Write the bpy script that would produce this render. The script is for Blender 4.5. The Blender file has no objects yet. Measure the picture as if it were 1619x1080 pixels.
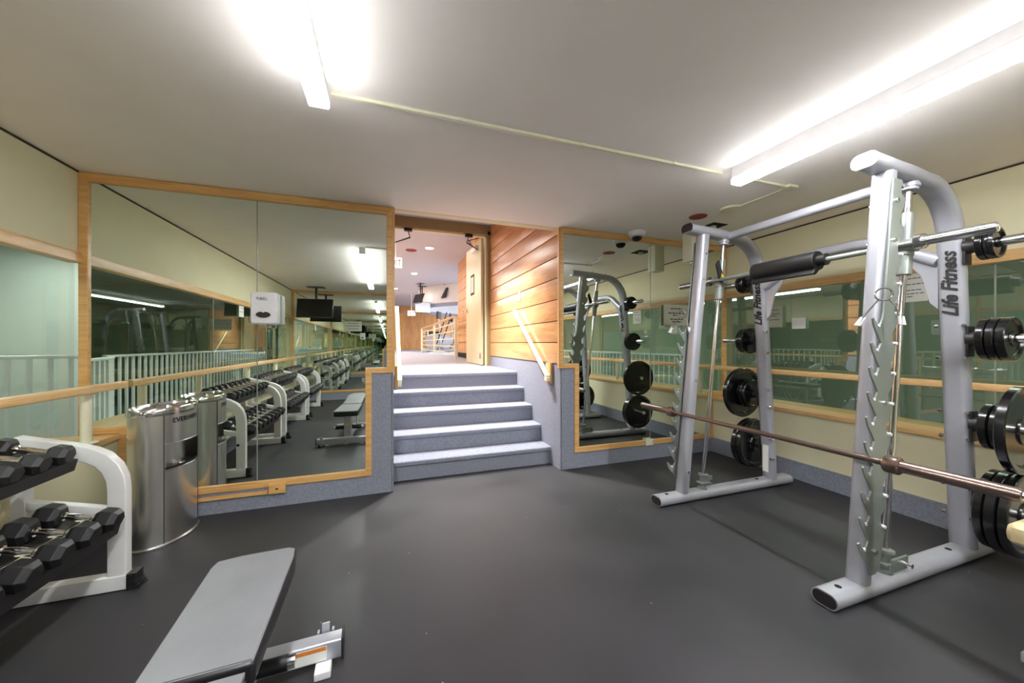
import bpy, bmesh, math, random
from math import sin, cos, pi, radians, sqrt, atan2
from mathutils import Vector, Matrix
random.seed(7)
C = bpy.context.scene.collection
SC = bpy.context.scene
# ------------------------------------------------------------------ camera
cd = bpy.data.cameras.new('camera'); cam = bpy.data.objects.new('camera', cd); C.objects.link(cam)
cd.sensor_width = 36; cd.sensor_fit = 'HORIZONTAL'; cd.lens = 36*570/1619
cd.shift_y = 3/1619; cd.clip_start = .02
cam.location = (0, 0, 1.24); cam.rotation_euler = (pi/2, 0, -radians(19.1))
SC.camera = cam
# ------------------------------------------------------------------ world, exposure
w = bpy.data.worlds.new('world'); SC.world = w; w.use_nodes = True
w.node_tree.nodes['Background'].inputs[0].default_value = (.8, .85, .9, 1)
w.node_tree.nodes['Background'].inputs[1].default_value = .3
SC.view_settings.view_transform = 'Standard'; SC.view_settings.look = 'None'
SC.view_settings.gamma = 1; SC.view_settings.use_curve_mapping = False
SC.view_settings.exposure = 3.2
SC.cycles.max_bounces = 20; SC.cycles.glossy_bounces = 14; SC.cycles.diffuse_bounces = 8
SC.cycles.transparent_max_bounces = 16; SC.cycles.sample_clamp_indirect = 4
# ------------------------------------------------------------------ light strengths
STRIP = 11.0      # fluorescent strips in the weight room
STAIR = 60.0     # watts of the recessed downlights over the stairs
HALL = 5.2       # downlights and added fill lamps of the hall beyond the door
SIDE = 3.3        # added hidden lamps of the rooms behind the side glass
# ------------------------------------------------------------------ materials
def nt(name):
    m = bpy.data.materials.new(name); m.use_nodes = True
    t = m.node_tree; b = t.nodes['Principled BSDF']; return m, t, b
def lin(c):
    return tuple((v/255/12.92 if v/255 <= .04045 else ((v/255+.055)/1.055)**2.4) for v in c)+(1,)
def mat(name, rgb, rough=.5, metal=0, noise=0, nscale=20, bump=0, bscale=200, spec=.5, aniso=0, coat=0, stretch=(1, 1, 1), rnoise=0):
    m, t, b = nt(name); N = t.nodes; L = t.links
    c = lin(rgb); b.inputs['Base Color'].default_value = c
    b.inputs['Roughness'].default_value = rough; b.inputs['Metallic'].default_value = metal
    b.inputs['Specular IOR Level'].default_value = spec
    if coat: b.inputs['Coat Weight'].default_value = coat; b.inputs['Coat Roughness'].default_value = .15
    tc = N.new('ShaderNodeTexCoord'); mp = N.new('ShaderNodeMapping'); L.new(tc.outputs['Object'], mp.inputs[0]); mp.inputs['Scale'].default_value = stretch
    n = N.new('ShaderNodeTexNoise'); L.new(mp.outputs[0], n.inputs[0]); n.inputs['Scale'].default_value = nscale; n.inputs['Detail'].default_value = 6
    r = N.new('ShaderNodeValToRGB'); L.new(n.outputs[0], r.inputs[0])
    k = noise if noise else .03
    r.color_ramp.elements[0].position = .3; r.color_ramp.elements[1].position = .7
    r.color_ramp.elements[0].color = tuple(v*(1-k) for v in c[:3])+(1,); r.color_ramp.elements[1].color = tuple(min(1, v*(1+k)) for v in c[:3])+(1,)
    L.new(r.outputs[0], b.inputs['Base Color'])
    if rnoise:
        mr = N.new('ShaderNodeMapRange'); L.new(n.outputs[0], mr.inputs[0]); mr.inputs[1].default_value = .3; mr.inputs[2].default_value = .7
        mr.inputs[3].default_value = rough-rnoise; mr.inputs[4].default_value = rough+rnoise; L.new(mr.outputs[0], b.inputs['Roughness'])
    if bump:
        n2 = N.new('ShaderNodeTexNoise'); L.new(mp.outputs[0], n2.inputs[0]); n2.inputs['Scale'].default_value = bscale; n2.inputs['Detail'].default_value = 4
        bp = N.new('ShaderNodeBump'); bp.inputs['Strength'].default_value = bump; bp.inputs['Distance'].default_value = .01
        L.new(n2.outputs[0], bp.inputs['Height']); L.new(bp.outputs[0], b.inputs['Normal'])
    return m
def wood(name, rgb, dark, grain=(1, 12, 12), rough=.35, scale=3.0, amt=1.0, spec=.5):
    m, t, b = nt(name); N = t.nodes; L = t.links
    tc = N.new('ShaderNodeTexCoord'); mp = N.new('ShaderNodeMapping'); L.new(tc.outputs['Object'], mp.inputs[0]); mp.inputs['Scale'].default_value = grain
    n = N.new('ShaderNodeTexNoise'); L.new(mp.outputs[0], n.inputs[0]); n.inputs['Scale'].default_value = scale; n.inputs['Detail'].default_value = 8; n.inputs['Distortion'].default_value = .8
    n2 = N.new('ShaderNodeTexNoise'); L.new(mp.outputs[0], n2.inputs[0]); n2.inputs['Scale'].default_value = scale*6; n2.inputs['Detail'].default_value = 5
    mx = N.new('ShaderNodeMath'); mx.operation = 'MULTIPLY_ADD'; L.new(n2.outputs[0], mx.inputs[0]); mx.inputs[1].default_value = .45; L.new(n.outputs[0], mx.inputs[2])
    r = N.new('ShaderNodeValToRGB'); L.new(mx.outputs[0], r.inputs[0])
    r.color_ramp.elements[0].position = .52; r.color_ramp.elements[1].position = .86
    r.color_ramp.elements[0].color = lin(dark); r.color_ramp.elements[1].color = lin(rgb)
    L.new(r.outputs[0], b.inputs['Base Color']); b.inputs['Roughness'].default_value = rough; b.inputs['Specular IOR Level'].default_value = spec
    return m
def emit(name, rgb, s):
    m, t, b = nt(name); b.inputs['Base Color'].default_value = (.8, .8, .8, 1)
    b.inputs['Emission Color'].default_value = lin(rgb); b.inputs['Emission Strength'].default_value = s
    return m
def glassmat(name, tint, fr, tr=(.9, .96, .92)):
    m = bpy.data.materials.new(name); m.use_nodes = True; t = m.node_tree; N = t.nodes; L = t.links
    N.remove(N['Principled BSDF']); o = N['Material Output']
    a = N.new('ShaderNodeBsdfTransparent'); a.inputs[0].default_value = tint+(1,)
    g = N.new('ShaderNodeBsdfGlossy'); g.inputs['Roughness'].default_value = 0; g.inputs[0].default_value = tr+(1,)
    l0 = N.new('ShaderNodeLayerWeight'); l0.inputs[0].default_value = .5
    lw = N.new('ShaderNodeMath'); lw.operation = 'POWER'; L.new(l0.outputs['Facing'], lw.inputs[0]); lw.inputs[1].default_value = 4.0
    ad = N.new('ShaderNodeMath'); ad.operation = 'ADD'; ad.use_clamp = True; L.new(lw.outputs[0], ad.inputs[0]); ad.inputs[1].default_value = fr
    x = N.new('ShaderNodeMixShader'); L.new(ad.outputs[0], x.inputs[0]); L.new(a.outputs[0], x.inputs[1]); L.new(g.outputs[0], x.inputs[2]); L.new(x.outputs[0], o.inputs[0])
    return m
M = {}
M['ceiling'] = mat('painted ceiling', (244, 239, 233), .9, noise=.02, nscale=3)
M['cream'] = mat('cream wall paint', (222, 216, 182), .75, noise=.02, nscale=4, bump=.05)
M['carpet'] = mat('blue grey carpet', (146, 150, 164), 1, noise=.16, nscale=60, bump=.6, bscale=350, spec=.1)
M['hallcarpet'] = mat('grey hall carpet', (176, 177, 188), 1, noise=.12, nscale=90, bump=.4, bscale=400, spec=.1)
M['rubber'] = None
M['oak'] = wood('oak trim along Y', (228, 188, 132), (204, 158, 100), (14, 1, 14))
M['oakx'] = wood('oak trim along X', (224, 178, 114), (202, 150, 86), (1, 14, 14))
M['oakz'] = wood('oak trim along Z', (224, 178, 114), (202, 150, 86), (14, 14, 1))
M['plank'] = wood('oak wall planks', (212, 164, 116), (182, 130, 86), (1, .55, 5), rough=.28, scale=1.6)
M['planks2'] = wood('oak door panels', (216, 166, 112), (190, 136, 84), (4, 4, .6), rough=.4, scale=1.6)
M['groove'] = mat('dark groove', (92, 52, 26), .8)
M['gap_shade'] = mat('painted shadow gap strip', (60, 54, 40), .8)
M['mirror'] = mat('silvered mirror', (226, 236, 228), 0.0, 1); 
b = M['mirror'].node_tree.nodes['Principled BSDF']
for l in list(M['mirror'].node_tree.links):
    if l.to_socket == b.inputs['Base Color']: M['mirror'].node_tree.links.remove(l)
b.inputs['Base Color'].default_value = (.80, .86, .80, 1); b.inputs['Roughness'].default_value = 0
M['seam'] = mat('mirror seam', (150, 158, 145), .4, .3)
M['glassL'] = glassmat('left window glass', (.88, .94, .90), .07)
M['glassR'] = glassmat('right window glass', (.72, .82, .74), .22)
M['silver'] = mat('silver powder coat', (172, 174, 182), .33, .35, noise=.03)
M['plate_steel'] = mat('grey green steel plate', (146, 154, 148), .36, .5)
M['chrome'] = mat('chrome', (225, 225, 228), .12, 1)
M['bronze'] = mat('worn brown bar steel', (140, 122, 114), .28, .9, noise=.1)
M['steel'] = mat('brushed stainless steel', (228, 226, 220), .27, 1, noise=.04, nscale=3, stretch=(6, 6, .05))
M['black'] = mat('black plastic', (24, 24, 25), .4)
M['blackrub'] = mat('black rubber', (30, 30, 32), .42, noise=.15, nscale=30)
M['iron'] = mat('black enamelled iron', (20, 20, 21), .22, .2, coat=.5)
M['foam'] = mat('black foam', (12, 12, 13), .5, bump=.1, bscale=90)
M['tray'] = mat('dark grey shelf steel', (52, 50, 50), .45, .4)
M['white'] = mat('white powder coat', (222, 222, 220), .3, noise=.02)
M['whitep'] = mat('white plastic', (228, 228, 230), .3)
M['creampost'] = mat('cream enamel', (226, 222, 196), .3)
M['vinyl'] = mat('grey bench vinyl', (120, 121, 125), .42, noise=.1, nscale=5, bump=.08, bscale=300)
M['vinylside'] = mat('black bench vinyl', (34, 34, 36), .35)
M['tan'] = mat('tan vinyl', (205, 188, 146), .35)
M['paper'] = mat('white paper', (232, 234, 228), .8)
M['ink'] = mat('black ink', (35, 35, 35), .7)
M['greypaper'] = mat('grey laminated sign', (176, 178, 160), .4)
M['red'] = mat('dark red disc', (140, 30, 24), .6)
M['screen'] = mat('black screen', (8, 8, 9), .12)
M['doorpaint'] = mat('cream door paint', (212, 204, 168), .4)
M['framepaint'] = mat('olive frame paint', (142, 126, 86), .5)
M['blueceil'] = mat('blue grey soffit', (150, 156, 180), .9)
M['hallceil'] = mat('hall ceiling paint', (196, 198, 210), .9)
M['dark'] = mat('dark void', (18, 18, 16), .9)
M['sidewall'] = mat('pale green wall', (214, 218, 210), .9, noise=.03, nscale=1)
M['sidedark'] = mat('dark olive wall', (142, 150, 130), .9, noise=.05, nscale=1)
M['sidefloor'] = mat('grey green floor', (130, 140, 130), .7)
M['yellow'] = mat('yellow warning label', (230, 200, 40), .5)
M['orange'] = mat('orange label', (220, 130, 50), .5)
M['stripside'] = emit('strip light side lens', (250, 250, 252), STRIP*.215)
M['strip'] = emit('strip light diffuser', (250, 250, 252), STRIP)
M['downl'] = emit('hall downlight and fill lamp lens', (255, 250, 242), HALL)
M['sidel'] = emit('side room fill lamp lens', (240, 255, 245), SIDE)
M['sider'] = emit('right side room fill lamp lens', (240, 255, 245), SIDE*.8)
M['exit'] = emit('exit sign face', (250, 250, 245), .06)
M['tvon'] = emit('lit screen', (190, 205, 225), .08)
def rubber():
    m, t, b = nt('black rubber floor'); N = t.nodes; L = t.links
    tc = N.new('ShaderNodeTexCoord'); n = N.new('ShaderNodeTexNoise'); L.new(tc.outputs['Object'], n.inputs[0]); n.inputs['Scale'].default_value = 1.6; n.inputs['Detail'].default_value = 9
    r = N.new('ShaderNodeValToRGB'); L.new(n.outputs[0], r.inputs[0])
    r.color_ramp.elements[0].position = .3; r.color_ramp.elements[1].position = .72
    r.color_ramp.elements[0].color = lin((44, 44, 47)); r.color_ramp.elements[1].color = lin((62, 61, 64))
    v = N.new('ShaderNodeTexVoronoi'); L.new(tc.outputs['Object'], v.inputs[0]); v.inputs['Scale'].default_value = 7
    c = N.new('ShaderNodeMath'); c.operation = 'LESS_THAN'; L.new(v.outputs['Distance'], c.inputs[0]); c.inputs[1].default_value = .024
    mx = N.new('ShaderNodeMix'); mx.data_type = 'RGBA'; L.new(c.outputs[0], mx.inputs[0]); L.new(r.outputs[0], mx.inputs[6]); mx.inputs[7].default_value = lin((150, 150, 148))
    L.new(mx.outputs[2], b.inputs['Base Color'])
    mr = N.new('ShaderNodeMapRange'); L.new(n.outputs[0], mr.inputs[0]); mr.inputs[1].default_value = .35; mr.inputs[2].default_value = .65; mr.inputs[3].default_value = .46; mr.inputs[4].default_value = .60
    L.new(mr.outputs[0], b.inputs['Roughness']); b.inputs['Specular IOR Level'].default_value = .4
    n2 = N.new('ShaderNodeTexNoise'); L.new(tc.outputs['Object'], n2.inputs[0]); n2.inputs['Scale'].default_value = 160
    bp = N.new('ShaderNodeBump'); bp.inputs['Strength'].default_value = .25; bp.inputs['Distance'].default_value = .004; L.new(n2.outputs[0], bp.inputs['Height']); L.new(bp.outputs[0], b.inputs['Normal'])
    return m
M['rubber'] = rubber()
# ------------------------------------------------------------------ mesh helpers
class MB:
    def __init__(s): s.bm = bmesh.new()
    def _add(s, vs, fs):
        v = [s.bm.verts.new(p) for p in vs]
        for f in fs:
            try: s.bm.faces.new([v[i] for i in f])
            except ValueError: pass
        return s
    def box(s, x0, x1, y0, y1, z0, z1, bev=0, mtx=None):
        b = bmesh.new()
        bmesh.ops.create_cube(b, size=1)
        for v in b.verts: v.co = Vector(((x0+x1)/2+v.co.x*(x1-x0), (y0+y1)/2+v.co.y*(y1-y0), (z0+z1)/2+v.co.z*(z1-z0)))
        if bev: bmesh.ops.bevel(b, geom=list(b.edges), offset=bev, segments=3, profile=.6, affect='EDGES')
        if mtx is not None: bmesh.ops.transform(b, matrix=mtx, verts=b.verts)
        return s._merge(b)
    def _merge(s, b):
        me = bpy.data.meshes.new('tmp'); b.to_mesh(me); s.bm.from_mesh(me); bpy.data.meshes.remove(me); b.free(); return s
    def cyl(s, p0, p1, r, r2=None, seg=24):
        p0 = Vector(p0); p1 = Vector(p1); r2 = r if r2 is None else r2
        return s.rev(p0, p1-p0, [(0, 0), (r, 0), (r2, (p1-p0).length), (0, (p1-p0).length)], seg)
    def rev(s, o, ax, prof, seg=32):     # prof (radius, height) along axis
        o = Vector(o); a = Vector(ax).normalized(); q = a.to_track_quat('Z', 'Y').to_matrix()
        rings = []
        for r, h in prof:
            if r <= 1e-6: rings.append([s.bm.verts.new(o+a*h)])
            else: rings.append([s.bm.verts.new(o+q@Vector((r*cos(2*pi*i/seg), r*sin(2*pi*i/seg), h))) for i in range(seg)])
        for A, B in zip(rings, rings[1:]):
            for i in range(seg):
                j = (i+1) % seg
                if len(A) == 1 and len(B) == 1: continue
                f = ([A[0], B[j], B[i]] if len(A) == 1 else [A[i], A[j], B[0]] if len(B) == 1 else [A[i], A[j], B[j], B[i]])
                try: s.bm.faces.new(f)
                except ValueError: pass
        return s
    def sweep(s, path, prof, up=(0, 1, 0), closed=False):   # prof in (up, side) coords
        P = [Vector(p) for p in path]; up = Vector(up); rings = []
        n = len(P)
        for i, p in enumerate(P):
            if closed: t = (P[(i+1) % n]-P[i-1])
            else: t = (P[min(i+1, n-1)]-P[max(i-1, 0)])
            t.normalize(); sd = t.cross(up).normalized(); u = sd.cross(t).normalized()
            k = 1
            if 0 < i < n-1 and not closed:
                d = (P[i+1]-P[i]).normalized().dot((P[i]-P[i-1]).normalized()); k = 1/max(.5, sqrt((1+d)/2))
            rings.append([s.bm.verts.new(p+u*a+sd*b*k) for a, b in prof])
        m = len(prof)
        rr = list(zip(rings, rings[1:]))+([(rings[-1], rings[0])] if closed else [])
        for A, B in rr:
            for i in range(m):
                j = (i+1) % m; s.bm.faces.new([A[i], A[j], B[j], B[i]])
        if not closed:
            s.bm.faces.new(rings[0][::-1]); s.bm.faces.new(rings[-1])
        return s
    def tube(s, path, r, seg=14, up=(0, 1, 0), closed=False):
        return s.sweep(path, [(r*cos(2*pi*i/seg), r*sin(2*pi*i/seg)) for i in range(seg)], up, closed)
    def prism(s, poly, plane, a, b):   # polygon in plane 'XZ','XY','YZ' extruded from a to b
        f = {'XZ': lambda u, v, w_: (u, w_, v), 'XY': lambda u, v, w_: (u, v, w_), 'YZ': lambda u, v, w_: (w_, u, v)}[plane]
        A = [s.bm.verts.new(f(u, v, a)) for u, v in poly]; B = [s.bm.verts.new(f(u, v, b)) for u, v in poly]
        n = len(poly)
        for i in range(n): s.bm.faces.new([A[i], A[(i+1) % n], B[(i+1) % n], B[i]])
        s.bm.faces.new(A[::-1]); s.bm.faces.new(B); return s
    def sph(s, c, r, sc=(1, 1, 1), seg=20):
        b = bmesh.new(); bmesh.ops.create_uvsphere(b, u_segments=seg, v_segments=seg//2, radius=r)
        for v in b.verts: v.co = Vector((c[0]+v.co.x*sc[0], c[1]+v.co.y*sc[1], c[2]+v.co.z*sc[2]))
        return s._merge(b)
    def build(s, name, m, parent=None, ang=35, bevel=0):
        bmesh.ops.recalc_face_normals(s.bm, faces=s.bm.faces)
        me = bpy.data.meshes.new(name); s.bm.to_mesh(me); s.bm.free()
        me.materials.append(M[m] if isinstance(m, str) else m)
        for p in me.polygons: p.use_smooth = True
        me.set_sharp_from_angle(angle=radians(ang))
        o = bpy.data.objects.new(name, me); C.objects.link(o)
        if parent: o.parent = parent
        if bevel:
            b = o.modifiers.new('bevel', 'BEVEL'); b.width = bevel; b.segments = 2; b.limit_method = 'ANGLE'; b.angle_limit = radians(40)
        return o
def rrect(a, b, r, n=5):   # rounded rectangle profile half sizes a, b
    r = min(r, a-.0001, b-.0001); P = []
    for cx, cy, s0 in ((a-r, b-r, 0), (-a+r, b-r, pi/2), (-a+r, -b+r, pi), (a-r, -b+r, 1.5*pi)):
        for i in range(n+1): t = s0+pi/2*i/n; P.append((cx+r*cos(t), cy+r*sin(t)))
    return P
def tag(o, label, cat, group=None, kind=None):
    o['label'] = label; o['category'] = cat
    if group: o['group'] = group
    if kind: o['kind'] = kind
    return o
def empty(name, loc, label, cat, group=None, rz=0):
    o = bpy.data.objects.new(name, None); C.objects.link(o); o.location = loc; o.rotation_euler = (0, 0, rz); o.empty_display_size = .1
    return tag(o, label, cat, group)
def struct(name, mb, m, label=None, ang=35, bevel=0):
    o = mb.build(name, m, None, ang, bevel); o['kind'] = 'structure'
    if label: o['label'] = label
    return o
def copytree(src, loc=None, rz=None):
    r = src.copy(); C.objects.link(r)
    if loc is not None: r.location = loc
    if rz is not None: r.rotation_euler = (0, 0, rz)
    for ch in list(src.children):
        c = ch.copy(); C.objects.link(c); c.parent = r
        for g in ch.children:
            d = g.copy(); C.objects.link(d); d.parent = c
    return r
def text(name, s, size, mtx, m, parent, ext=.0006, shear=0, spacing=1, fit=None, label=None, bold=0):
    cu = bpy.data.curves.new(name, 'FONT'); cu.body = s; cu.size = size; cu.extrude = ext; cu.shear = shear; cu.offset = bold*size/.03; cu.space_character = spacing
    cu.align_x = 'CENTER'; cu.align_y = 'CENTER'; cu.resolution_u = 3
    o = bpy.data.objects.new(name, cu); C.objects.link(o)
    dg = bpy.context.evaluated_depsgraph_get(); dg.update()
    me = bpy.data.meshes.new_from_object(o.evaluated_get(dg)); bpy.data.objects.remove(o); bpy.data.curves.remove(cu)
    if fit:
        xs = [v.co.x for v in me.vertices]; ys = [v.co.y for v in me.vertices]
        sx = fit[0]/(max(xs)-min(xs)); sy = fit[1]/(max(ys)-min(ys)); mx = (max(xs)+min(xs))/2; my = (max(ys)+min(ys))/2
        for v in me.vertices: v.co.x = (v.co.x-mx)*sx; v.co.y = (v.co.y-my)*sy
    me.transform(mtx); me.name = name; me.materials.clear(); me.materials.append(M[m])
    o = bpy.data.objects.new(name, me); C.objects.link(o); o.parent = parent
    if label: o['label'] = label
    return o
def frame_m(o, xa, ya):   # matrix from text plane: x axis xa, y axis ya, origin o
    xa = Vector(xa).normalized(); ya = Vector(ya).normalized(); za = xa.cross(ya)
    m = Matrix((xa, ya, za)).transposed().to_4x4(); m.translation = Vector(o); return m
# ------------------------------------------------------------------ key dimensions
YM, YB, CZ = 3.18, -2.42, 2.375            # mirror plane, back wall, ceiling
XL, XR, XLL, XRL = -1.92, 3.76, -1.72, 3.55   # glass planes, lower wall faces
SX0, SX1 = .04, 1.61                       # stair opening
LZ = .875                                  # landing level
# ------------------------------------------------------------------ room shell
struct('floor', MB().box(XLL-.3, XRL+.3, YB-.1, YM+.1, -.1, 0), 'rubber', 'black rubber gym floor with pale flecks')
f = struct('trim_1', MB().box(1.92, 1.945, YB+.01, YM-.16, .0, .0016).box(2.0-.6, 2.0-.585, -.9, YM-.16, .0, .0004), 'groove')
bpy.data.objects.remove(f)
struct('ceiling', MB().box(XL-.3, XR+.3, YB, YM+.02, CZ, CZ+.08), 'ceiling', 'flat beige grey painted ceiling')
def sidewall(sgn, xg, xl, side):
    xo = xg+sgn*.25
    a, b = sorted((xl, xo)); c, d = sorted((xg, xo)); 
    struct('wall_'+side+'_lower', MB().box(a, b, YB, YM, 0, .595), 'cream', 'low cream wall under the %s windows' % side)
    struct('wall_'+side, MB().box(c, d, YB, YM+.1, 1.835, CZ), 'cream', 'cream wall above the %s windows' % side)
    e = xl-sgn*.022; a, b = sorted((e, xl+sgn*.0))
    struct('baseboard_'+side, MB().box(a, b, YB, YM, 0, .16), 'carpet', 'blue grey carpet strip along the foot of the %s wall' % side)
    a, b = sorted((e-sgn*.001, xl)); 
    e = xg-sgn*.022; a, b = sorted((e, xg+sgn*.05)); n = {'left': (1, 2, 3), 'right': (4, 5, 6)}[side]
    struct('trim_%d' % n[0], MB().box(a, b, YB, YM, 1.768, 1.838, .004), 'oak', 'oak head rail along the top of the %s windows' % side)
    a, b = sorted((xl-sgn*.018, xo))
    struct('trim_%d' % n[1], MB().box(a, b, YB, YM, .595, .63, .004), 'oak', 'oak sill along the %s windows' % side)
    a, b = sorted((xg-sgn*.006, xg))
    struct('trim_%d' % n[2], MB().box(a, b, YB, YM, CZ-.012, CZ), 'gap_shade', 'dark strip painted as a shadow gap between %s wall and ceiling' % side)  # dark strip, shade of the ceiling joint put into its colour
sidewall(-1, XL, XLL, 'left'); sidewall(1, XR, XRL, 'right')
# glass panes
wn = 0
for side, xg, ys, mt in (('left', XL, (YB, -.8, 1.2, YM), 'glassL'), ('right', XR, (YB, -.8, 1.2, YM), 'glassR')):
    sg = -1 if side == 'left' else 1
    for a, b_ in zip(ys, ys[1:]):
        wn += 1
        x = xg+sg*.02
        o = struct('window_%d' % wn, MB()._add([(x, a+.002, .63), (x, b_-.002, .63), (x, b_-.002, 1.775), (x, a+.002, 1.775)], [(0, 1, 2, 3)]), mt, 'greenish interior window pane in the %s wall' % side)
        if a > YB:
            MB().box(min(x, x-sg*.004), max(x, x-sg*.004), a-.004, a+.004, .63, 1.77).build('pane_joint', 'seam', o)
# front wall behind mirrors, carpeted parts
struct('wall_front', MB().box(XL-.0, SX0-.0, YM+.03, YM+.12, 0, 3.4).box(SX1, XR+.0, YM+.03, YM+.12, 0, 3.4).box(SX0, SX1, YM+.03, YM+.12, CZ, 3.4), 'cream')
struct('wall_front_carpet', MB().box(XLL, SX0-.005, YM, YM+.03, 0, .16).box(-.12, SX0-.005, YM, YM+.03, .16, 1.0)
       .box(SX1+.005, XRL, YM, YM+.03, 0, .16).box(SX1+.005, 1.755, YM, YM+.03, .16, 1.0), 'carpet', 'blue grey carpet covering the wall beside the stairs')
# ------------------------------------------------------------------ mirrors
def mirror(name, label, outline, inner, seams, y0, y1, name2='mirror_panel', flip=1):
    xs = [p[0] for p in outline]
    cx = sum(xs)/len(xs)
    t = empty(name, (0, y0, 0), label, 'mirror')
    # frame as ring prism : outline and inner same vertex count
    m = MB(); n = len(outline)
    d = y1-y0
    for i in range(n):
        j = (i+1) % n
        q = [outline[i], outline[j], inner[j], inner[i]]
        m.prism(q, 'XZ', 0, d)
    m.build('frame', 'oakx', t, bevel=.003)
    # panels split at seams
    zs = sorted(set(seams)); 
    g = MB()
    lo = min(p[0] for p in inner); hi = max(p[0] for p in inner)
    cuts = [lo-.01]+zs+[hi+.01]
    for a, b_ in zip(cuts, cuts[1:]):
        bm = bmesh.new(); vs = [bm.verts.new((x, 0, z)) for x, z in inner]; bm.faces.new(vs)
        for cx_, s_ in ((a, -1), (b_, 1)):
            bmesh.ops.bisect_plane(bm, geom=list(bm.verts)+list(bm.edges)+list(bm.faces), plane_co=(cx_, 0, 0), plane_no=(s_, 0, 0), clear_outer=True)
        r = bmesh.ops.extrude_face_region(bm, geom=list(bm.faces))
        yy = d*.6
        for v in bm.verts: v.co.y = yy
        for v in r['geom']:
            if isinstance(v, bmesh.types.BMVert): v.co.y = 0
        mm = MB(); mm._merge(bm); mm.build(name2, 'mirror', t)
    for x in zs:
        zt = max(p[1] for p in inner); zb = min(p[1] for p in inner)
        MB().box(x-.003, x+.003, min(d*.57, d*.64), max(d*.57, d*.64), zb, zt).build('panel_joint', 'seam', t)
    return t
W = .048
mirror('wall_mirror', 'large oak-framed mirror left of the carpeted stairs', 
       [(-1.918, 2.372), (.045, 2.372), (.045, .995), (-.12, .995), (-.12, .155), (-1.718, .155), (-1.718, .632), (-1.918, .632)],
       [(-1.918+W, 2.372-W-.012), (-.005, 2.372-W-.012), (-.005, 1.04), (-.168, 1.04), (-.168, .205), (-1.668, .205), (-1.668, .632+W), (-1.918+W, .632+W)],
       [-.922], YM+.03, YM-.012)
mirror('wall_mirror', 'oak-framed mirror right of the stairs behind the smith machine', 
       [(1.583, 2.372), (3.758, 2.372), (3.758, .632), (3.548, .632), (3.548, .155), (1.755, .155), (1.755, .995), (1.583, .995)],
       [(1.633, 2.372-W-.005), (3.758-W, 2.372-W-.005), (3.758-W, .632+W), (3.5, .632+W), (3.5, .205), (1.805, .205), (1.805, 1.04), (1.633, 1.04)],
       [2.68], YM+.03, YM-.012)
struct('wall_back', MB().box(XL-.3, XR+.3, YB-.1, YB, 0, CZ+.1), 'cream')
struct('baseboard_back', MB().box(XLL, XRL, YB, YB+.02, 0, .16), 'carpet', 'blue grey carpet strip along the back wall')
bo = [(-1.918, 2.372), (1.9, 2.372), (1.9, .165), (-1.718, .165), (-1.718, .632), (-1.918, .632)]
bi = [(-1.918+W, 2.372-W), (1.9-W, 2.372-W), (1.9-W, .165+W), (-1.668, .165+W), (-1.668, .632+W), (-1.918+W, .632+W)]
mirror('wall_mirror', 'oak-framed mirror covering the far end wall behind the dumbbell racks', bo, bi, [-.3], YB+.001, YB+.031)
# ------------------------------------------------------------------ stairs
for i in range(5):
    y = 3.40+.258*i
    n = (i+1)*.175
    e = 6.0 if i < 4 else 30
    mb = MB(); yb = y+.29 if i < 4 else 5.78
    mb.box(SX0, SX1, y, yb, 0 if i == 0 else n-.175-.001, n-.03).box(SX0, SX1, y-.02, yb, n-.045, n, .016)
    struct('stair_step', mb, 'carpet', ['lowest', 'second', 'third', 'fourth', 'top'][i]+' carpeted stair step')
struct('floor_stair', MB().box(SX0, SX1, YM, 3.42, -.1, -.0005), 'rubber')
for nm, x0, x1 in (('wall_stair_right', SX1, SX1+.12), ('wall_stair_left', SX0-.12, SX0)):
    s_ = -1 if nm.endswith('right') else 1
    xa = x0 if s_ < 0 else x1
    struct(nm, MB().box(x0, x1, YM+.12, 5.7, 0, 3.4), 'dark')
    a, b_ = sorted((xa, xa+s_*.012))
    struct(nm+'_carpet', MB().box(a, b_, YM, 5.7, 0, 1.036), 'carpet', 'blue grey carpet on the lower stair wall')
    a, b_ = sorted((xa, xa+s_*.02))
    mb = MB(); k = 0; z = 1.036
    while z < 3.3:
        mb.box(a, b_, YM+.001, 5.70, z+.005, min(z+.209, 3.4)-.0, .003); z += .213
    struct(nm+'_planks', mb, 'plank', 'horizontal oak planks lining the stair wall')
    a, b_ = sorted((xa, xa+s_*.003)); struct(nm+'_groove', MB().box(a, b_, YM+.002, 5.70, 1.036, 3.4), 'groove')
struct('trim_7', MB().box(SX0, SX0+.02, YM-.014, YM+.002, 1.0, CZ).box(SX1-.03, SX1-.02, YM-.012, YM+.002, 1.036, CZ-.01), 'oakz', 'thin oak edge of the stair opening')
struct('ceiling_stair', MB().box(SX0-.1, SX1+.1, YM+.12, 5.8, 3.16, 3.26), 'blueceil', 'blue grey soffit above the stairs')
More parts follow.
